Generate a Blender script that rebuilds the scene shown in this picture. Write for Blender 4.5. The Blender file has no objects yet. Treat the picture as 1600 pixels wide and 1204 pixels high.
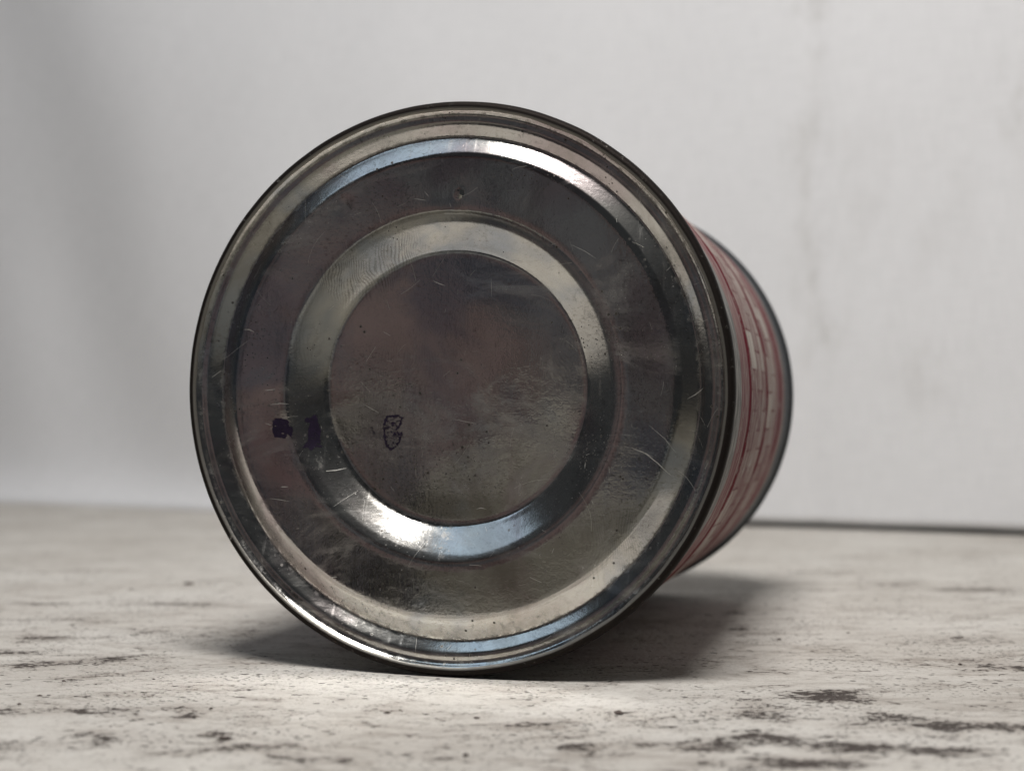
import bpy, bmesh, math, random
import numpy as np
from mathutils import Vector, Matrix, noise

# ------------------------------------------------------------------ scene, camera, light
sc = bpy.context.scene
C = sc.collection
sc.render.engine = 'CYCLES'
sc.cycles.use_denoising = True
sc.cycles.max_bounces = 10
sc.cycles.glossy_bounces = 6
sc.cycles.blur_glossy = 0.15
sc.view_settings.view_transform = 'Standard'
sc.view_settings.look = 'None'
sc.view_settings.gamma = 1.0
sc.view_settings.exposure = 0.0

CAM_Z = 0.0590
PITCH = 0.0207
FPX = 2150.0                       # focal length in photograph pixels (1600 wide)
cam_d = bpy.data.cameras.new('camera')
cam = bpy.data.objects.new('camera', cam_d)
C.objects.link(cam)
cam.location = (0, 0, CAM_Z)
cam.rotation_euler = (math.pi/2 + PITCH, 0, 0)
cam_d.sensor_width = 36.0
cam_d.lens = FPX/1600*36.0
cam_d.clip_start = 0.01
cam_d.clip_end = 50
cam_d.dof.use_dof = True
cam_d.dof.focus_distance = 0.310
cam_d.dof.aperture_fstop = 13.0
sc.camera = cam

world = bpy.data.worlds.new('World')
sc.world = world
world.use_nodes = True
bg = world.node_tree.nodes['Background']
bg.inputs['Color'].default_value = (0.86, 0.92, 1.0, 1)
bg.inputs['Strength'].default_value = 0.034

def area(name, loc, target, size, power, col, size_y=None):
    l = bpy.data.lights.new(name, 'AREA')
    l.shape = 'RECTANGLE'
    l.size = size; l.size_y = size_y or size
    l.energy = power; l.color = col
    o = bpy.data.objects.new(name, l); C.objects.link(o)
    o.location = loc
    o.rotation_euler = (Vector(target) - Vector(loc)).to_track_quat('-Z', 'Y').to_euler()
    return o
area('ceiling_lamp', (-0.01, -0.03, 0.95), (0.02, 0.45, 0.07), 0.35, 11.0, (1.0, 0.98, 0.962), 0.23)
area('window_light', (-0.56, 0.10, 0.84), (0.0, 0.55, 0.05), 0.44, 0.52, (0.60, 0.79, 1.0))

# ------------------------------------------------------------------ helpers
def link(name, me, mat=None, parent=None):
    o = bpy.data.objects.new(name, me); C.objects.link(o)
    if mat: me.materials.append(mat)
    if parent: o.parent = parent
    return o
def mesh(name, v, f, smooth=True):
    me = bpy.data.meshes.new(name)
    me.from_pydata([tuple(p) for p in v], [], [tuple(q) for q in f])
    me.update()
    if smooth: me.polygons.foreach_set('use_smooth', [True]*len(me.polygons))
    return me
def tag(o, label=None, cat=None, kind=None):
    if label: o['label'] = label
    if cat: o['category'] = cat
    if kind: o['kind'] = kind
def pixel_ray(px, py):
    x = (px-800)/FPX; z = (602-py)/FPX
    c, s = math.cos(PITCH), math.sin(PITCH)
    return Vector((x, c - z*s, s + z*c))
def on_table(px, py):
    d = pixel_ray(px, py); t = -CAM_Z/d.z
    return (d.x*t, d.y*t)

class NT:                                                    # small node-tree helper
    def __init__(self, name):
        self.m = bpy.data.materials.new(name); self.m.use_nodes = True
        self.t = self.m.node_tree; self.n = self.t.nodes; self.l = self.t.links
        self.b = self.n['Principled BSDF']; self.out = self.n['Material Output']
    def put(self, sock, v):
        if hasattr(v, 'is_output'): self.l.new(v, sock)
        elif isinstance(v, (tuple, list)) and len(v) == 3 and sock.type == 'RGBA': sock.default_value = (*v, 1)
        else: sock.default_value = v
    def coord(self, kind='Object'): return self.n.new('ShaderNodeTexCoord').outputs[kind]
    def mapping(self, vec, scale=(1,1,1), rot=(0,0,0), loc=(0,0,0)):
        k = self.n.new('ShaderNodeMapping'); self.l.new(vec, k.inputs[0])
        k.inputs['Scale'].default_value = scale; k.inputs['Rotation'].default_value = rot; k.inputs['Location'].default_value = loc
        return k.outputs[0]
    def noise(self, vec, scale, detail=4, rough=0.55, dist=0.0):
        k = self.n.new('ShaderNodeTexNoise'); self.l.new(vec, k.inputs['Vector'])
        k.inputs['Scale'].default_value = scale; k.inputs['Detail'].default_value = detail
        k.inputs['Roughness'].default_value = rough; k.inputs['Distortion'].default_value = dist
        return k.outputs['Fac']
    def voronoi(self, vec, scale, feature='F1', out='Distance', rnd=1.0):
        k = self.n.new('ShaderNodeTexVoronoi'); k.feature = feature; self.l.new(vec, k.inputs['Vector'])
        k.inputs['Scale'].default_value = scale; k.inputs['Randomness'].default_value = rnd
        return k.outputs[out]
    def ramp(self, v, a, b, lo=0.0, hi=1.0, smooth=True):
        k = self.n.new('ShaderNodeMapRange'); k.interpolation_type = 'SMOOTHSTEP' if smooth else 'LINEAR'
        self.put(k.inputs[0], v)
        for i, x in zip((1,2,3,4), (a,b,lo,hi)): k.inputs[i].default_value = x
        return k.outputs[0]
    def math(self, op, a, b=0.0, clamp=False):
        k = self.n.new('ShaderNodeMath'); k.operation = op; k.use_clamp = clamp
        self.put(k.inputs[0], a); self.put(k.inputs[1], b); return k.outputs[0]
    def mix(self, f, a, b):
        k = self.n.new('ShaderNodeMix'); k.data_type = 'RGBA'
        self.put(k.inputs[0], f); self.put(k.inputs[6], a); self.put(k.inputs[7], b); return k.outputs[2]
    def attr(self, name):
        k = self.n.new('ShaderNodeAttribute'); k.attribute_name = name; return k.outputs['Fac']
    def sep(self, vec):
        k = self.n.new('ShaderNodeSeparateXYZ'); self.l.new(vec, k.inputs[0]); return k.outputs
    def comb(self, x, y, z):
        k = self.n.new('ShaderNodeCombineXYZ')
        for i, v in enumerate((x,y,z)): self.put(k.inputs[i], v)
        return k.outputs[0]
    def bump(self, h, strength, dist, normal=None):
        k = self.n.new('ShaderNodeBump'); self.put(k.inputs['Height'], h)
        k.inputs['Strength'].default_value = strength; k.inputs['Distance'].default_value = dist
        if normal is not None: self.l.new(normal, k.inputs['Normal'])
        return k.outputs[0]
    def set(self, **kw):
        for k, v in kw.items(): self.put(self.b.inputs[k.replace('_', ' ')], v)
        return self.m

def float_attr(me, name, vals):
    a = me.attributes.new(name, 'FLOAT', 'POINT')
    a.data.foreach_set('value', np.asarray(vals, dtype=np.float32))

# ------------------------------------------------------------------ materials
def mat_tabletop():
    k = NT('distressed_white_paint')
    g = k.coord('Object')
    big = k.noise(k.mapping(g, (1,1.6,1)), 14, 5, .6)
    streak = k.noise(k.mapping(g, (24,52,24), (0,0,.10)), 1.6, 8, .70, 1.2)         # brushed streaks running along the board
    streak2 = k.noise(k.mapping(g, (110,170,110), (0,0,-.25)), 1.0, 8, .72, .9)
    fine = k.noise(k.mapping(g, (420,640,420), (0,0,.5)), 1.6, 5, .7)
    wear = k.attr('wear')
    away = k.ramp(k.sep(g)[1], .34, .60, 1.0, .38)                         # the far part of the board is less scuffed
    col = k.mix(k.ramp(big, .3, .75), (.595,.558,.506), (.72,.69,.638))
    col = k.mix(k.math('MULTIPLY', k.ramp(streak, .46, .66), k.math('MULTIPLY', k.ramp(big, .40, .62, .72, .30), away)), col, (.34,.295,.255))
    col = k.mix(k.math('MULTIPLY', k.ramp(streak2, .50, .68), k.math('MULTIPLY', away, .55)), col, (.33,.29,.255))
    col = k.mix(k.math('MULTIPLY', k.ramp(wear, .0, .55), .60), col, (.36,.315,.275))
    col = k.mix(k.math('MULTIPLY', k.ramp(fine, .54, .68), k.math('MULTIPLY', k.ramp(big, .35, .65, .25, .60), away)), col, (.26,.225,.195))
    # worn-through brown streaks: only where the wear map asks for them
    w = k.math('ADD', k.math('MULTIPLY', wear, 1.15), k.math('ADD', k.math('MULTIPLY', k.math('SUBTRACT', streak, .5), 1.5), k.math('MULTIPLY', k.math('SUBTRACT', streak2, .5), 1.9)))
    w = k.math('ADD', w, k.math('MULTIPLY', k.math('SUBTRACT', fine, .5), 1.9))
    wm = k.ramp(w, .40, .66)
    col = k.mix(k.math('MULTIPLY', wm, .95), col, k.mix(streak2, (.045,.035,.032), (.10,.083,.075)))
    # pits and specks
    v = k.voronoi(k.mapping(g, (1,1.5,1)), 260)
    sel = k.noise(g, 60, 3, .6)
    sp = k.math('MULTIPLY', k.ramp(v, .12, .22, 1, 0), k.ramp(sel, .48, .58))
    v2 = k.voronoi(k.mapping(g, (1,1.3,1)), 620)
    sp2 = k.math('MULTIPLY', k.ramp(v2, .14, .27, 1, 0), k.ramp(k.noise(g, 31, 4, .6), .44, .58))
    spk = k.math('MAXIMUM', sp, k.math('MULTIPLY', sp2, .8))
    col = k.mix(k.math('MULTIPLY', spk, .85), col, (.10,.085,.075))
    h = k.math('ADD', k.math('MULTIPLY', fine, .5), k.math('MULTIPLY', streak2, .6))
    h = k.math('SUBTRACT', h, k.math('MULTIPLY', wm, .5))
    h = k.math('SUBTRACT', h, k.math('MULTIPLY', spk, .8))
    n = k.bump(h, 1.0, .0012)
    n = k.bump(streak, .35, .0012, n)
    return k.set(Base_Color=col, Roughness=k.ramp(fine, .2, .8, .5, .66), Normal=n, Specular_IOR_Level=.03)

def mat_backdrop():
    k = NT('white_cloth')
    g = k.coord('UV')
    soft = k.noise(g, 3.0, 4, .55)
    col = k.mix(soft, (.76,.755,.76), (.82,.815,.818))
    st = k.attr('stain')
    blot = k.noise(k.mapping(g, (1,.45,1)), 42, 5, .65)
    m = k.math('MULTIPLY', st, k.ramp(blot, .42, .70))
    col = k.mix(k.math('MULTIPLY', m, .75), col, (.36,.335,.29))
    uv = k.sep(g)
    wx = k.math('SINE', k.math('MULTIPLY', uv[0], 2600)); wy = k.math('SINE', k.math('MULTIPLY', uv[1], 2600))
    weave = k.math('MULTIPLY', wx, wy)
    slub = k.noise(k.mapping(g, (900,60,1)), 1, 2, .5)
    slub2 = k.noise(k.mapping(g, (60,900,1)), 1, 2, .5)
    h = k.math('ADD', weave, k.math('MULTIPLY', k.math('ADD', slub, slub2), 1.6))
    col = k.mix(k.math('MULTIPLY', k.ramp(k.math('ADD', slub, slub2), .8, 1.25), .16), col, (.5,.5,.5))
    n = k.bump(h, .35, .00025)
    return k.set(Base_Color=col, Roughness=.9, Normal=n, Specular_IOR_Level=.15, Sheen_Weight=.08)

def mat_tin(name='tin_plate', end=True):
    k = NT(name)
    g = k.coord('Object')
    mott = k.noise(g, 42, 5, .62, .4)
    smear = k.noise(k.mapping(g, (1,1,1), (0,.5,0)), 26, 6, .7, .9)
    scratch = k.noise(k.mapping(g, (620,1,52), (0,.35,0)), 1, 3, .6, .3)
    scratch2 = k.noise(k.mapping(g, (60,1,700), (0,.75,0)), 1, 3, .6, .3)
    peel = k.noise(g, 1050, 3, .6)
    grain = k.noise(g, 2600, 2, .6)
    scuff = k.noise(k.mapping(g, (900,1,1500), (0,.2,0)), 1, 5, .75, .8)
    patch = k.noise(g, 38, 4, .6, .4)
    # tarnish
    hue = k.noise(k.mapping(g, (1,1,1), (0,0,0), (.31,0,.17)), 24, 4, .6, .5)
    col = k.mix(k.ramp(mott, .3, .72), (.68,.665,.615), (.58,.565,.535))
    col = k.mix(k.math('MULTIPLY', k.ramp(hue, .50, .66), .55), col, (.44,.33,.35))     # reddish-brown tarnish
    col = k.mix(k.math('MULTIPLY', k.ramp(hue, .49, .36), .65), col, (.33,.38,.45))       # bluish tarnish
    col = k.mix(k.math('MULTIPLY', k.ramp(smear, .50, .66), .6), col, (.36,.335,.30))
    col = k.mix(k.math('MULTIPLY', k.ramp(scuff, .52, .64), k.ramp(patch, .40, .62, .12, .75)), col, (.26,.245,.22))      # gritty scuffing
    # pits and rust specks
    v = k.voronoi(g, 420); sel = k.noise(g, 90, 3, .6)
    pit = k.math('MULTIPLY', k.ramp(v, .09, .19, 1, 0), k.ramp(sel, .53, .60))
    v2 = k.voronoi(k.mapping(g, (1,1,1), (0,1.1,0)), 950); sel2 = k.noise(g, 55, 4, .65)
    pit2 = k.math('MULTIPLY', k.ramp(v2, .12, .26, 1, 0), k.ramp(sel2, .54, .64))
    pit = k.math('MAXIMUM', pit, k.math('MULTIPLY', pit2, .85))
    grime = k.attr('grime')
    gr = k.math('MULTIPLY', grime, k.ramp(k.math('ADD', k.noise(g, 480, 5, .72), k.math('MULTIPLY', k.math('SUBTRACT', grime, .5), .25)), .44, .60))
    dirt = k.math('MAXIMUM', pit, gr)
    col = k.mix(k.math('MULTIPLY', dirt, .9), col, (.045,.036,.028))
    # smudges make the plate duller
    smudge = k.ramp(k.noise(k.mapping(g, (1,1,2.6), (0,.9,0)), 30, 7, .74, 1.1), .47, .68)
    smudge = k.math('MULTIPLY', smudge, k.math('SUBTRACT', 1.0, k.math('MULTIPLY', k.attr('drawn'), .8), True))
    rough = k.math('ADD', .055, k.math('MULTIPLY', smudge, .22))
    rough = k.math('ADD', rough, k.math('MULTIPLY', k.attr('drawn'), .12))        # stretched metal on the pressed slopes is duller
    rough = k.math('ADD', rough, k.math('MULTIPLY', k.ramp(scratch, .58, .72), .07))
    rough = k.math('ADD', rough, k.math('MULTIPLY', dirt, .35))
    dust = k.math('MULTIPLY', k.ramp(k.noise(g, 2100, 3, .7), .66, .74), k.ramp(patch, .38, .6, .25, 1.0))
    rough = k.math('ADD', rough, k.math('MULTIPLY', dust, .3))
    pr = k.attr('print')                                                    # ridged finger marks
    lines = k.math('SINE', k.math('MULTIPLY', k.math('ADD', k.sep(g)[0], k.math('MULTIPLY', k.noise(g, 70, 2, .5), .012)), 9000))
    pm = k.math('MULTIPLY', pr, k.ramp(lines, -.2, .7))
    pm = k.math('MULTIPLY', pm, k.ramp(k.noise(g, 330, 3, .6), .36, .58))
    col = k.mix(k.math('MULTIPLY', pm, .62), col, (.10,.09,.075))
    rough = k.math('ADD', rough, k.math('MULTIPLY', pr, .12))
    h = k.math('ADD', k.math('MULTIPLY', peel, .6), k.math('MULTIPLY', grain, .25))
    n = k.bump(h, .24, .00012)
    n = k.bump(k.math('ADD', scratch, scratch2), .10, .00008, n)
    n = k.bump(k.math('MULTIPLY', gr, -1.0), .10, .00006, n)
    metal = k.math('SUBTRACT', k.math('SUBTRACT', 1.0, k.math('MULTIPLY', smudge, .055)), k.math('MULTIPLY', dirt, .15))
    metal = k.math('SUBTRACT', metal, k.math('MULTIPLY', dust, .10), True)
    return k.set(Base_Color=col, Metallic=metal, Roughness=rough, Normal=n, Specular_IOR_Level=.08)

def mat_seam(name, dark):
    k = NT(name)
    g = k.coord('Object')
    n1 = k.noise(g, 520, 6, .72); n2 = k.noise(g, 160, 4, .6)
    worn = k.ramp(k.math('ADD', k.math('MULTIPLY', n1, .7), k.math('MULTIPLY', n2, .3)), .57, .70)
    soil = k.attr('grime')
    dirt = k.math('MULTIPLY', soil, k.math('SUBTRACT', 1.0, k.math('MULTIPLY', worn, .8)), True)
    col = k.mix(dirt, dark[0], dark[1])
    n = k.bump(n1, .5, .00025)
    return k.set(Base_Color=col, Metallic=k.math('SUBTRACT', 1.0, k.math('MULTIPLY', dirt, .3)), Roughness=k.math('ADD', .33, k.math('MULTIPLY', dirt, .3)), Specular_IOR_Level=.1, Normal=n)

def mat_print(L):
    """worn red-and-white litho print: bands along the can, patches round it"""
    k = NT('litho_print')
    g = k.coord('Object'); s = k.sep(g)
    ang = k.math('ARCTAN2', s[2], s[0]); t = s[1]
    around = k.comb(k.math('MULTIPLY', ang, .065), t, 0.0)
    rub = k.noise(k.mapping(around, (120,420,1)), 1, 6, .7, .4)
    long = k.noise(k.mapping(around, (26,520,1)), 1, 5, .65)
    br = k.n.new('ShaderNodeTexBrick'); k.l.new(k.mapping(around, (1,1,1)), br.inputs['Vector'])
    for nm, v in (('Scale', 1.0), ('Mortar Size', .0006), ('Mortar Smooth', .8), ('Brick Width', .0105), ('Row Height', .0125)): br.inputs[nm].default_value = v
    br.inputs['Color1'].default_value = (.56,.52,.46,1); br.inputs['Color2'].default_value = (.20,.085,.085,1); br.inputs['Mortar'].default_value = (.14,.025,.03,1)
    pink = (.27,.055,.07); white = (.50,.475,.42); grey = (.18,.178,.17); red = (.13,.004,.014)
    mott = k.mix(k.math('MULTIPLY', k.ramp(rub, .50, .60), .8), br.outputs['Color'], white)
    mott = k.mix(k.math('MULTIPLY', k.ramp(long, .46, .58), .85), mott, (.165,.07,.07))
    pk = k.mix(k.ramp(long, .36, .62), (.19,.055,.062), (.29,.20,.185))
    gy = k.mix(k.ramp(rub, .42, .6), grey, (.33,.325,.305))
    wob = k.math('ADD', t, k.math('MULTIPLY', k.math('SUBTRACT', k.noise(k.mapping(around, (40,40,1)), 1, 2, .5), .5), .0012))
    def step(base, c, at, w=.0006): return k.mix(k.ramp(wob, at-w, at+w), base, c)
    col = gy
    for at, c in BANDS(L, dict(gy=gy, pk=pk, red=red, mott=mott)): col = step(col, c, at)
    bare = k.math('MULTIPLY', k.ramp(k.noise(k.mapping(around, (110,420,1)), 1, 6, .75), .56, .64), .8)
    col = k.mix(bare, col, (.42,.40,.36))
    n = k.bump(rub, .2, .0002)
    return k.set(Base_Color=col, Metallic=0.0, Roughness=.5, Normal=n, Specular_IOR_Level=.015)

def BANDS(L, c):
    return [(.0260, c['pk']), (.0420, c['red']), (.0490, c['mott']), (.0842, c['red']), (.0905, c['mott']),
            (.1150, c['pk']), (.1255, c['red']), (.1310, c['pk']), (.1400, c['gy'])]

def mat_ink():
    k = NT('violet_marker_ink')
    g = k.coord('Object')
    a = k.attr('ink')
    br = k.math('ADD', k.math('MULTIPLY', k.noise(g, 1500, 4, .7), .5), k.math('MULTIPLY', k.noise(k.mapping(g, (1,1,2.4), (0,.4,0)), 620, 4, .7), .5))
    f = k.ramp(k.math('ADD', k.math('MULTIPLY', k.math('SUBTRACT', br, .5), 3.2), a), .52, .72)
    tr = k.n.new('ShaderNodeBsdfTransparent'); mx = k.n.new('ShaderNodeMixShader')
    k.l.new(f, mx.inputs[0]); k.l.new(tr.outputs[0], mx.inputs[1]); k.l.new(k.b.outputs[0], mx.inputs[2])
    k.l.new(mx.outputs[0], k.out.inputs['Surface'])
    k.set(Base_Color=k.mix(k.noise(g, 700, 3, .6), (.004,.003,.006), (.020,.011,.032)), Roughness=.42, Specular_IOR_Level=.3)
    return k.m

def mat_scratch():
    k = NT('bright_scratched_tin')
    return k.set(Base_Color=(.58,.56,.52), Metallic=.8, Roughness=.5)
def mat_crumb():
    k = NT('dark_crumb')
    g = k.coord('Object')
    return k.set(Base_Color=k.mix(k.noise(g, 400, 2), (.035,.026,.022), (.12,.09,.075)), Roughness=.85)

# ------------------------------------------------------------------ setting: tabletop
TX0, TX1, TY0, TY1, TH = -0.62, 0.62, 0.219, 1.06, 0.018
def build_tabletop():
    blobs = [  # where the paint is worn through: photograph-measured spots laid out on the board (px, py, half-length mm, half-depth mm, strength)
        (1290,1085,9,3.2,.62),(1180,1095,6,2.4,.42),(1400,1120,8,2.6,.45),(1510,1132,11,2.6,.62),(1590,1135,10,2.6,.5),
        (1330,1166,12,2.2,.66),(1480,1172,12,2.0,.55),(1190,1148,8,3,.45),(1110,1165,7,2.4,.55),(1250,1192,14,2.4,.6),
        (1090,1190,7,2.2,.5),(1215,1115,5,2.4,.4),(960,1110,6,2,.30),(830,1130,9,3,.20),
        (70,996,8,2.6,.55),(30,1018,9,2.2,.40),(75,1035,10,3.4,.45),(150,1030,12,3,.33),(60,942,22,2.4,.36),(250,942,24,2.2,.38),(355,946,14,2,.42),
        (130,965,16,3,.30),(230,985,10,2.4,.38),(60,1110,16,1.8,.40),(190,1105,18,1.4,.34),(330,1145,3.4,1.3,.62),(352,1152,1.5,.9,.6),
        (290,1115,5,1.4,.42),(40,1160,18,2.6,.35),(160,1150,14,3,.34),(400,1165,8,2,.28),(455,1160,5,2,.30),
        (1395,911,10,3,.40),(1530,920,20,4,.42),(1560,1036,14,3,.33),(1540,1000,20,3,.25),(1280,893,16,4,.20),
        (1145,955,3,2,.5),(1155,980,4,2,.5),(700,1180,20,3,.22),(560,1185,16,3,.20),(120,890,30,4,.16),
        # broad faint smears
        (300,1075,40,9,.149),(120,1060,34,10,.161),(480,1165,30,8,.149),(880,1165,34,8,.161),(1150,1120,26,8,.186),(1420,1140,34,9,.186),(1300,1030,40,10,.099),(330,985,26,9,.124),(700,1120,26,6,.124)]
    B = []
    for px, py, a, b, s in blobs:
        x, y = on_table(px, py); B.append((x, y, a*1e-3, b*1e-3*2.2, s))
    nx, ny = 300, 210
    # finer rows towards the front edge, where the board is seen closest
    ys = TY0 + (TY1-TY0)*np.linspace(0,1,ny)**1.8
    xs = np.linspace(-1,1,nx); xs = .62*(0.45*xs + 0.55*xs**3)
    X, Y = np.meshgrid(xs, ys)
    Z = np.zeros_like(X); W = np.zeros_like(X)
    for x, y, a, b, s in B: W = np.maximum(W, s*np.exp(-((X-x)/a)**2 - ((Y-y)/b)**2))
    for j in range(ny):
        for i in range(nx):
            Z[j,i] = 0.00025*noise.noise((X[j,i]*14, Y[j,i]*22, 1.3)) - 0.00018
    V = np.stack([X,Y,Z], -1).reshape(-1,3).tolist()
    F = [(j*nx+i, j*nx+i+1, (j+1)*nx+i+1, (j+1)*nx+i) for j in range(ny-1) for i in range(nx-1)]
    # skirt and underside
    ring = [i for i in range(nx)] + [(j+1)*nx-1 for j in range(1,ny)] + [(ny-1)*nx+i for i in range(nx-2,-1,-1)] + [j*nx for j in range(ny-2,0,-1)]
    base = len(V)
    for q in ring: V.append([V[q][0], V[q][1], -TH])
    n = len(ring)
    for q in range(n): F.append((ring[q], base+q, base+(q+1)%n, ring[(q+1)%n]))
    F.append(tuple(base+q for q in range(n))[::-1])
    me = mesh('tabletop', V, F)
    w = np.zeros(len(V)); w[:nx*ny] = W.reshape(-1)
    float_attr(me, 'wear', w)
    o = link('tabletop', me, mat_tabletop())
    tag(o, 'whitewashed board with worn brown streaks under the can', kind='structure')
build_tabletop()

# ------------------------------------------------------------------ setting: unseen surface added under the board for the can's end to reflect
def build_added_desk():
    c = Vector((-0.86, -0.72)); a = Vector((.64,.77)).normalized(); b = Vector((.77,-.64)).normalized()
    bm = bmesh.new()
    q = [c, c+b*1.5, c+b*1.5+a*2.6, c+a*2.6]
    lo = [bm.verts.new((p.x,p.y,-TH-.034)) for p in q]; hi = [bm.verts.new((p.x,p.y,-TH-.002)) for p in q]
    bm.faces.new(hi); bm.faces.new(lo[::-1])
    for i in range(4): bm.faces.new((lo[i], lo[(i+1)%4], hi[(i+1)%4], hi[i]))
    bmesh.ops.recalc_face_normals(bm, faces=bm.faces)
    bmesh.ops.bevel(bm, geom=bm.edges[:], offset=.003, segments=2, affect='EDGES')
    me = bpy.data.meshes.new('added_desk'); bm.to_mesh(me); bm.free()
    k = NT('pale_added_desk'); g = k.coord('Object')
    gr = k.noise(k.mapping(g, (4,60,4), (0,0,-.87)), 1, 5, .6, .4)
    o = link('added_desk', me, k.set(Base_Color=k.mix(gr, (.14,.132,.112), (.20,.188,.16)), Roughness=.5))
    tag(o, 'plain pale surface added unseen under the whitewashed board, for the can to reflect', kind='structure')
build_added_desk()

def build_added_box():  # low box added out of view so the can mirrors a pale wedge
    c = Vector((CX0-.535, .31-.66)); a = Vector((.64,.77)).normalized(); b = Vector((.77,-.64)).normalized()
    bm = bmesh.new(); q = [c, c+b*.30, c+b*.30+a*.42, c+a*.42]
    lo = [bm.verts.new((p.x,p.y,-TH-.0015)) for p in q]; hi = [bm.verts.new((p.x,p.y,.019)) for p in q]
    bm.faces.new(hi); bm.faces.new(lo[::-1])
    for i in range(4): bm.faces.new((lo[i], lo[(i+1)%4], hi[(i+1)%4], hi[i]))
    bmesh.ops.recalc_face_normals(bm, faces=bm.faces)
    bmesh.ops.bevel(bm, geom=bm.edges[:], offset=.002, segments=2, affect='EDGES')
    me = bpy.data.meshes.new('added_box'); bm.to_mesh(me); bm.free()
    k = NT('olive_added_box'); g = k.coord('Object')
    o = link('added_box', me, k.set(Base_Color=k.mix(k.noise(g, 40, 4, .6), (.24,.228,.20), (.31,.295,.26)), Roughness=.7))
    tag(o, 'low olive box added out of view, mirrored as a pale wedge in the can', kind='structure')
CX0 = -0.01508
build_added_box()

# ------------------------------------------------------------------ setting: unseen drape added as dim surroundings for the can's end to mirror
def build_added_curtain():
    c = Vector((CX0-.62, .31-.98)); a = Vector((.85,-.53)).normalized(); n = Vector((.53,.85)).normalized()
    ns, nz = 160, 40; V = []
    for j in range(nz):
        z = -.60 + 1.25*j/(nz-1)
        for i in range(ns):
            q = -.75 + .93*i/(ns-1)
            d = .030*math.sin(q*23+.6*math.sin(q*5)) + .014*math.sin(q*61+1.2+z*.5) + .02*noise.noise((q*4, z*2, 5))
            V.append((c.x+a.x*q+n.x*d, c.y+a.y*q+n.y*d, z))
    F = [(j*ns+i, j*ns+i+1, (j+1)*ns+i+1, (j+1)*ns+i) for j in range(nz-1) for i in range(ns-1)]
    k = NT('mauve_added_curtain'); g = k.coord('Object')
    m = k.noise(g, 5, 3, .5)
    o = link('added_curtain', mesh('added_curtain', V, F), k.set(Base_Color=k.mix(k.ramp(m, .38, .62), (.40,.31,.31), (.24,.25,.275)), Roughness=.9))
    so = o.modifiers.new('thickness', 'SOLIDIFY'); so.thickness = .002
    tag(o, 'dull mauve drape added out of view, mirrored in the end of the can', kind='structure')
CX0 = -0.01508
build_added_curtain()

# ------------------------------------------------------------------ setting: cloth backdrop
P0 = Vector((-0.34, 0.915)); P1 = Vector((0.249, 0.670))
E1 = (P1-P0).normalized(); N1 = Vector((E1.y, -E1.x))           # N1 points to the camera side
if N1.y > 0: N1 = -N1
def build_backdrop():
    ns, nz = 260, 150
    s = np.linspace(-0.28, 0.98, ns); z = np.linspace(0, 0.62, nz)
    V = []; UV = []; ST = []
    def to_sz(px, py):
        d = pixel_ray(px, py); p0 = Vector((P0.x, P0.y, 0)) - Vector((0,0,CAM_Z))
        n = Vector((N1.x, N1.y, 0)); t = p0.dot(n)/d.dot(n); q = d*t
        return (Vector((q.x,q.y))-P0).dot(E1), q.z+CAM_Z
    stains = [(1268,40,.010,.02,.9),(1270,235,.012,.025,.6),(1275,290,.008,.02,.7),(1272,420,.010,.03,.7),(1265,330,.004,.09,.4),
              (1290,530,.012,.02,.6),(1285,250,.02,.02,.35),(1580,150,.008,.025,.8),(1460,590,.02,.02,.4),(1400,350,.05,.05,.2),(1265,120,.006,.12,.3)]
    st = [(*to_sz(a,b), c, d, e) for a,b,c,d,e in stains]
    fa = to_sz(70,150); fb = to_sz(255,740)
    for zz in z:
        for ss in s:
            # long soft fold that leans across the left of the cloth
            sc_ = fa[0] + (fb[0]-fa[0])*(zz-fa[1])/(fb[1]-fa[1])
            u = (ss-sc_)
            d = -0.038/(1+math.exp((u+0.005)/0.040)) + 0.007*math.exp(-((u+.11)/0.06)**2)
            d += 0.004*noise.noise((ss*5, zz*4, 2.0)) + 0.0015*noise.noise((ss*14, zz*9, 7.0))
            d -= 0.0012*math.exp(-((ss-to_s1)/0.004)**2)
            # the foot of the cloth flares towards the camera on the left
            d += 0.05*math.exp(-zz/0.012)*(1/(1+math.exp((ss-0.22)/0.05)))*0.5
            lift = 0.0024/(1+math.exp(-(ss-0.36)/0.04)) + 0.0006*noise.noise((ss*16,0,3))
            V.append((P0.x+E1.x*ss+N1.x*d, P0.y+E1.y*ss+N1.y*d, 0.0002+max(lift,0)*(1-zz/0.62)+zz))
            UV.append((ss, zz)); ST.append(max([e*math.exp(-((ss-a)/c)**2-((zz-b)/q)**2) for a,b,c,q,e in st]))
    F = [(j*ns+i, j*ns+i+1, (j+1)*ns+i+1, (j+1)*ns+i) for j in range(nz-1) for i in range(ns-1)]
    me = mesh('backdrop', V, F)
    uvl = me.uv_layers.new(name='UVMap')
    li = np.zeros(len(me.loops), dtype=np.int32); me.loops.foreach_get('vertex_index', li)
    uvl.data.foreach_set('uv', np.array(UV, dtype=np.float32)[li].reshape(-1))
    float_attr(me, 'stain', ST)
    o = link('backdrop', me, mat_backdrop())
    so = o.modifiers.new('thickness', 'SOLIDIFY'); so.thickness = 0.0012; so.offset = -1 if True else 1
    tag(o, 'off-white woven cloth hanging behind the can with a soft fold', kind='structure')
_d = pixel_ray(1270, 300); _n = Vector((N1.x,N1.y,0)); _q = _d*((Vector((P0.x,P0.y,-CAM_Z)).dot(_n))/_d.dot(_n))
to_s1 = (Vector((_q.x,_q.y))-P0).dot(E1)
build_backdrop()

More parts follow.
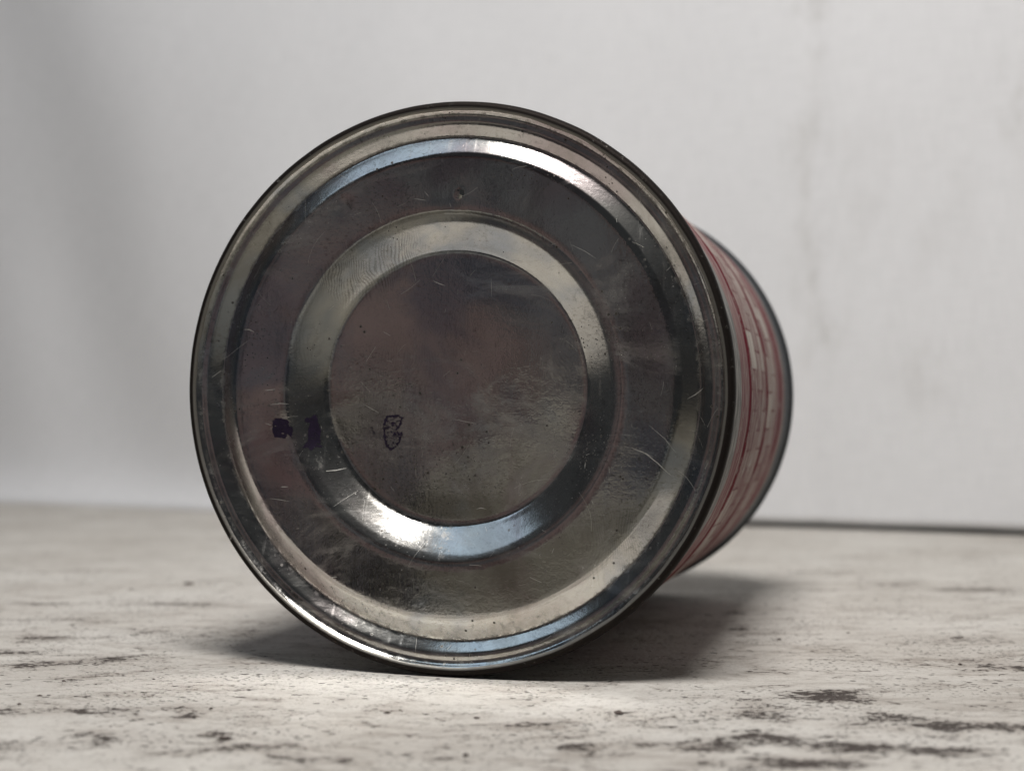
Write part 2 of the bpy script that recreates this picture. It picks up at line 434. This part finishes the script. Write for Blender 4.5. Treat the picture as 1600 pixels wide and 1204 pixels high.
# ------------------------------------------------------------------ the can
R = 0.065; L = 0.1587; TH_CAN = 0.27897
CX, CY = -0.01508, 0.31048
can = bpy.data.objects.new('tin_can', None); C.objects.link(can)
can.location = (CX, CY, 0); can.rotation_euler = (0, 0, -TH_CAN)
can.empty_display_size = 0.05
tag(can, 'old tin can lying on its side with its dark metal end towards us', 'can')
# local axes: x across the end, y along the can away from us, z up; the axis is at z = R

PROF = [(0,6.4),(.10,6.42),(.30,6.35),(.470,6.3),(.484,6.25),(.494,5.9),(.510,5.15),(.560,3.10),(.583,2.22),(.602,1.72),(.620,1.45),(.640,1.34),(.70,1.24),(.800,1.09),(.812,1.17),(.821,1.34),(.829,1.60),
        (.871,2.98),(.877,3.16),(.882,3.16),(.888,2.9),(.919,1.55),(.927,1.32),(.934,1.28),(.950,1.25),(.957,1.08),(.963,.72),(.9665,.40),(.9685,.24)]
_pr = np.array([p[0] for p in PROF]); _pd = np.array([p[1] for p in PROF])
_rr = np.linspace(0, .9685, 1600); _dd = np.interp(_rr, _pr, _pd)
_k = np.exp(-.5*(np.arange(-18,19)/6.0)**2); _k /= _k.sum()
_dd = np.convolve(np.pad(_dd, 18, mode='edge'), _k, mode='valid')
def depth(x, z):
    """depth (metres, away from us) of the pressed end at x, z measured from its centre"""
    r = math.hypot(x, z)
    d = float(np.interp(r/R, _rr, _dd))*1e-3
    q = r/R
    t = min(1, max(0, (.61-q)/.12)); d -= 0.016*z*t                # the centre leans a little downwards
    fade = min(1, max(0, (.96-q)/.06))
    d += fade*(0.00016*noise.noise((x*38, z*38, .7)) + 0.00006*noise.noise((x*95, z*95, 4.1)))
    for px, pz, s, h in DENTS:
        e = ((x-px)**2+(z-pz)**2)/(s*s)
        if e < 9: d += h*math.exp(-e)
    return d
def px_face(px, py, dep=.002):
    """photograph pixel -> x, z on the end of the can (a place on the real object)"""
    d = pixel_ray(px, py); a = Vector((math.sin(TH_CAN), math.cos(TH_CAN), 0)); u = Vector((math.cos(TH_CAN), -math.sin(TH_CAN), 0))
    c = Vector((CX, CY, R)) + a*dep; o = Vector((0,0,CAM_Z))
    t = (c-o).dot(a)/d.dot(a); q = o+d*t-c
    return q.dot(u), q.z
DENTS = []
for px, py, s, h in [(719,303,.0008,-.00032),(712,300,.0042,.00012),(538,318,.0022,.00012),(465,690,.0065,.00045),(505,650,.006,-.00022),(560,690,.012,.00035),
                     (860,545,.013,-.0002),(640,600,.016,.00018),(425,560,.007,.0002),(1010,560,.008,.00015),(700,930,.014,-.00012)]:
    DENTS.append((*px_face(px, py), s, h))

def blob_field(pts, spots):
    out = np.zeros(len(pts)); P = np.asarray(pts)
    for px, py, a, b, rot, s in spots:
        x, z = px_face(px, py); dx = P[:,0]-x; dz = P[:,2]-z
        c, n = math.cos(rot), math.sin(rot); u = dx*c+dz*n; v = -dx*n+dz*c
        out = np.maximum(out, s*np.exp(-(u/a)**4-(v/b)**4))
    return out

tin = mat_tin()
def build_end():
    na = 720
    rs = np.unique(np.concatenate([np.linspace(.02,.48,34), np.linspace(.48,.63,44), np.linspace(.63,.80,22), np.linspace(.80,.9685,92)]))
    V = [(0, depth(0,0), 0)]
    for r in rs:
        for i in range(na):
            a = 2*math.pi*i/na; x = R*r*math.cos(a); z = R*r*math.sin(a)
            V.append((x, depth(x,z), z))
    F = [(0, 1+(i+1)%na, 1+i) for i in range(na)]
    for j in range(len(rs)-1):
        b = 1+j*na; c = b+na
        F += [(b+i, b+(i+1)%na, c+(i+1)%na, c+i) for i in range(na)]
    me = mesh('end_panel', V, F)
    P = np.array(V); rad = np.hypot(P[:,0], P[:,2])/R; ang = np.arctan2(P[:,2], P[:,0])
    low = np.clip(-np.sin(ang+.15), 0, 1)
    gr = .62*np.exp(-((rad-.880)/.010)**2) + .55*np.exp(-((rad-.955)/.008)**2)
    gr += low*(.34*np.exp(-((rad-.845)/.035)**2))*np.where(np.cos(ang)<.5,1,.6)
    gr += .30*np.exp(-((rad-.485)/.012)**2)
    gr = np.maximum(gr, blob_field(V, [(530,430,.0048,.0022,.7,.42),(905,470,.004,.006,.5,.22),(690,840,.0012,.005,0,.45),(430,800,.006,.002,-.9,.5),(475,730,.005,.0022,.3,.45)]))
    float_attr(me, 'grime', np.clip(gr,0,1))
    float_attr(me, 'print', blob_field(V, [(537,430,.0062,.0046,.75,.9),(610,398,.0070,.0034,.35,.75),(585,430,.0068,.0035,.6,.75),(860,560,.006,.008,.2,.35),(620,600,.011,.010,0,.28),(960,845,.009,.008,.4,.35),(470,560,.004,.010,0,.3)]))
    sm = lambda a, b: np.clip((rad-a)/.008,0,1)*np.clip((b-rad)/.008,0,1)
    float_attr(me, 'drawn', np.clip(sm(.49,.612)+1.15*sm(.818,.878)+.7*sm(.885,.93)+.5*sm(.953,.97),0,1.2))
    o = link('end_panel', me, tin, can); o.location = (0,0,R)
    tag(o, 'dark stepped tin end with a recessed round centre')
    # round recessed centre, ring and rim stay one pressed sheet
build_end()

def lathe(name, pts, na, mat, closed=False, attr=None, wob=0.0):
    V = []; 
    for (r, y) in pts:
        for i in range(na):
            a = 2*math.pi*i/na
            w = wob*noise.noise((math.cos(a)*9, math.sin(a)*9, y*150)) if wob else 0
            V.append(((r+w)*math.cos(a), y + w*.6, (r+w)*math.sin(a)))
    m = len(pts); F = []
    for j in range(m if closed else m-1):
        b = j*na; c = ((j+1)%m)*na
        F += [(b+i, b+(i+1)%na, c+(i+1)%na, c+i) for i in range(na)]
    me = mesh(name, V, F)
    if attr is not None: float_attr(me, 'grime', np.repeat(np.asarray(attr), na))
    o = link(name, me, mat, can); o.location = (0,0,R)
    return o
def smooth_pts(pts, n=6):
    P = [Vector(p) for p in pts]; out = []
    for i in range(len(P)-1):
        a = P[max(i-1,0)]; b = P[i]; c = P[i+1]; d = P[min(i+2,len(P)-1)]
        for q in range(n):
            t = q/n
            out.append(.5*((2*b)+(c-a)*t+(2*a-5*b+4*c-d)*t*t+(3*b-a-3*c+d)*t**3))
    out.append(P[-1]); return [(p.x, p.y) for p in out]

seam_mat = mat_seam('worn_seam_tin', ((.40,.38,.34),(.022,.018,.016)))
seam = [(.9600,1.2),(.9660,.5),(.9695,.20),(.975,.02),(.981,.0),(.987,.10),(.9925,.40),(.9975,.95),(1.0,1.7),(.9995,2.5),(.996,3.1),(.988,3.4),(.976,3.5)]
sp = [(r*R, y*1e-3) for r, y in smooth_pts(seam)]
g = [min(1, max(.42, (r/R-.971)/.007)) if y < .0016 else 1 for r, y in sp]
lathe('rolled_seam', sp, 640, seam_mat, attr=g, wob=.00007)

far_mat = mat_seam('dark_far_seam', ((.16,.175,.19),(.014,.015,.017)))
fs = [(.972,-14.0),(.979,-13.2),(.982,-8.0),(.986,-4.4),(.995,-3.6),(1.0,-2.6),(1.001,-1.6),(.997,-.6),(.988,-.05),(.975,0.0),(.965,-.4),(.960,-2.0)]
fp = [(r*R, L+y*1e-3) for r, y in smooth_pts(fs)]
lathe('rolled_seam', fp, 320, far_mat, attr=[.75]*len(fp), wob=.00004)

def build_body():
    ys = np.linspace(.0030, L-.0030, 220); pts = []
    beads = [.0455,.0873,.1283]
    for y in ys:
        r = .9765*R
        for b in beads: r -= .00035*math.exp(-((y-b)/.0016)**2)
        pts.append((r, y))
    o = lathe('printed_body', pts, 320, mat_print(L), wob=.00012)
    tag(o, 'worn red and white printed side wall')
build_body()
lathe('far_end', [(.0001, L-.004),(.5*R, L-.004),(.80*R, L-.0035),(.965*R, L-.003)], 160, far_mat, attr=[.3]*4)

# ------------------------------------------------------------------ ink marks, scratches on the end
def face_patch(name, poly, strength, mat, step=.00022, off=.00007):
    """thin film of ink that follows the pressed metal"""
    P = [px_face(*p) for p in poly]
    x0, x1 = min(p[0] for p in P), max(p[0] for p in P); z0, z1 = min(p[1] for p in P), max(p[1] for p in P)
    m = .0006
    nx = int((x1-x0+2*m)/step)+2; nz = int((z1-z0+2*m)/step)+2
    def sd(x, z):
        ins = False; best = 1e9; n = len(P)
        for i in range(n):
            ax, az = P[i]; bx, bz = P[(i+1)%n]
            if (az > z) != (bz > z) and x < (bx-ax)*(z-az)/(bz-az)+ax: ins = not ins
            dx, dz = bx-ax, bz-az; t = max(0, min(1, ((x-ax)*dx+(z-az)*dz)/(dx*dx+dz*dz+1e-15)))
            best = min(best, math.hypot(ax+dx*t-x, az+dz*t-z))
        return best if ins else -best
    V = []; A = []
    for j in range(nz):
        for i in range(nx):
            x = x0-m+i*step; z = z0-m+j*step
            V.append((x, depth(x,z)-off, z)); A.append(strength(sd(x,z), x, z))
    F = [(j*nx+i, j*nx+i+1, (j+1)*nx+i+1, (j+1)*nx+i) for j in range(nz-1) for i in range(nx-1)
         if max(A[j*nx+i], A[j*nx+i+1], A[(j+1)*nx+i], A[(j+1)*nx+i+1]) > .05]
    me = mesh(name, V, F); float_attr(me, 'ink', A)
    o = link(name, me, mat, can); o.location = (0,0,R); return o
ink = mat_ink()
solid = lambda lo, hi: (lambda d, x, z: max(0, min(1, d/.0003+.35))*(lo+(hi-lo)*.5*(1+noise.noise((x*900,z*900,3)))))
def hollow(edge, inner): return lambda d, x, z: 0 if d < -.0002 else (edge if d < .00032 else inner)
o = face_patch('ink_mark', [(427,656),(433,652),(444,653),(453,657),(452,663),(459,668),(457,678),(457,685),(450,679),(446,686),(437,683),(430,684),(427,674)], solid(.75,1.15), ink); o['label'] = 'violet ink dot'
o = face_patch('ink_mark', [(472,656),(475,651),(480,652),(483,647),(488,648),(490,658),(494,674),(494,692),(497,699),(488,699),(483,705),(479,700),(470,700),(474,693),(477,688),(477,672),(479,661),(473,661)], solid(.72,1.15), ink); o['label'] = 'rubbed violet ink figure one'
o = face_patch('ink_mark', [(566,666),(570,669),(573,676),(573,681),(570,677)], solid(.8,1.0), ink); o['label'] = 'small ink tick'
o = face_patch('ink_mark', [(594,650),(602,649),(612,649),(617,653),(614,664),(608,672),(612,678),(617,676),(613,690),(606,699),(598,704),(592,697),(588,682),(587,668),(590,656)], hollow(.76,.50), ink); o['label'] = 'rubbed ink figure zero'

scr = mat_scratch()
def scratch(pts, w0, taper=True, off=.00006):
    P = [px_face(*p) for p in pts]; Q = []
    for i in range(len(P)-1):
        for q in range(10):
            t = q/10; Q.append((P[i][0]*(1-t)+P[i+1][0]*t, P[i][1]*(1-t)+P[i+1][1]*t))
    Q.append(P[-1]); V = []; n = len(Q)
    for i, (x, z) in enumerate(Q):
        a = Q[max(0,i-1)]; b = Q[min(n-1,i+1)]; dx, dz = b[0]-a[0], b[1]-a[1]; l = math.hypot(dx,dz) or 1
        t = i/(n-1); w = w0*(.25+.75*math.sin(math.pi*min(1,max(0,t))))*(.6+.6*abs(noise.noise((x*2500,z*2500,1))))
        for sgn in (-1,1):
            xx, zz = x-dz/l*w*sgn/2, z+dx/l*w*sgn/2
            V.append((xx, depth(xx,zz)-off, zz))
    F = [(2*i, 2*i+1, 2*i+3, 2*i+2) for i in range(n-1)]
    o = link('scratch', mesh('scratch', V, F), scr, can); o.location = (0,0,R)
for pts, w in [(p_, w_*.78) for p_, w_ in [([(988,699),(1010,708),(1030,724),(1048,742)], .00034), ([(1000,703),(1022,714)], .00022), ([(1074,623),(1086,616),(1098,606)], .00026),
               ([(415,610),(432,608)], .00028), ([(424,632),(440,630),(452,631)], .00030), ([(383,515),(392,515),(400,519)], .00026),
               ([(505,736),(518,735),(530,732)], .00030), ([(668,436),(676,440),(687,444)], .00026), ([(648,311),(668,314)], .00020), ([(892,382),(915,393),(932,404)], .00016),
               ([(912,722),(912,732)], .0003), ([(424,778),(440,780),(455,783)], .0002), ([(441,760),(452,760)], .00032), ([(517,902),(529,900)], .0004),
               ([(735,797),(742,795),(750,797)], .00022), ([(700,655),(720,659),(735,662)], .00014), ([(556,631),(572,640),(580,645)], .0002), ([(760,432),(760,462)], .00010),
               ([(1015,664),(1040,685),(1056,706)], .00013), ([(416,661),(426,664)], .00018), ([(665,300),(672,308)], .0002), ([(640,820),(652,826)], .0002)]]:
    scratch(pts, w)

def build_hairlines():
    rnd = random.Random(11); V = []; F = []
    for _ in range(120):
        r = R*.94*math.sqrt(rnd.random()); a = rnd.uniform(0, 2*math.pi); x, z = r*math.cos(a), r*math.sin(a)
        h = rnd.choice((rnd.gauss(.35,.35), rnd.gauss(1.5,.5), rnd.uniform(0,math.pi))); ln = min(.009, rnd.expovariate(1/.0022)+.0006); w = rnd.uniform(.000015,.000045)*rnd.choice((1,1,1.6)); cv = rnd.uniform(-60,60)
        n = max(4, int(ln/.0003)); b = len(V)
        for i in range(n+1):
            xx, zz = x+math.cos(h)*ln*i/n, z+math.sin(h)*ln*i/n; h += cv*ln/n
            if math.hypot(xx, zz) > R*.945: xx, zz = x, z
            for sg in (-.5,.5):
                px, pz = xx-math.sin(h)*w*sg, zz+math.cos(h)*w*sg; V.append((px, depth(px,pz)-.00005, pz))
        F += [(b+2*i, b+2*i+1, b+2*i+3, b+2*i+2) for i in range(n)]
    o = link('hairline_scuffing', mesh('hairline_scuffing', V, F), scr, can); o.location = (0,0,R); o['kind'] = 'stuff'
build_hairlines()

# ------------------------------------------------------------------ crumbs on the board
def build_crumbs():
    rnd = random.Random(5); V = []; F = []
    spots = [(350,1152,.9),(605,1112,.7),(968,1113,.9),(728,1178,.6),(398,1048,.4),(240,1060,.4),(100,1062,.45),(62,1085,.5),(30,1098,.5),(77,1084,.4),(330,1105,.4),
             (1160,1079,.6),(1325,987,.5),(1385,1005,.35),(1218,998,.6),(295,912,1.3),(205,920,.6),(640,1148,.5),(745,1120,.6),(1500,1036,.6),(1450,1090,.4),(520,1095,.35)]
    for _ in range(80): spots.append((rnd.uniform(0,1600), rnd.uniform(930,1200), rnd.uniform(.10,.28)))
    cx, cy = CX, CY
    for px, py, s in spots:
        x, y = on_table(px, py)
        if math.hypot(x-cx, y-cy) < .012 or y > .9: continue
        s *= 1e-3; b = len(V)
        for i, (ax, ay, az) in enumerate([(1,0,.4),(.3,.9,.4),(-.8,.6,.4),(-.9,-.5,.4),(.2,-1,.4),(0,0,1),(0,0,-.2)]):
            j = 1+rnd.uniform(-.35,.35); V.append((x+ax*s*j*1.2, y+ay*s*j, az*s*j*.8-.0003))
        for i in range(5): F.append((b+i, b+(i+1)%5, b+5)); F.append((b+(i+1)%5, b+i, b+6))
    o = link('debris', mesh('debris', V, F, False), mat_crumb())
    tag(o, 'tiny dark crumbs of dirt scattered over the whitewashed board', 'debris', 'stuff')
build_crumbs()
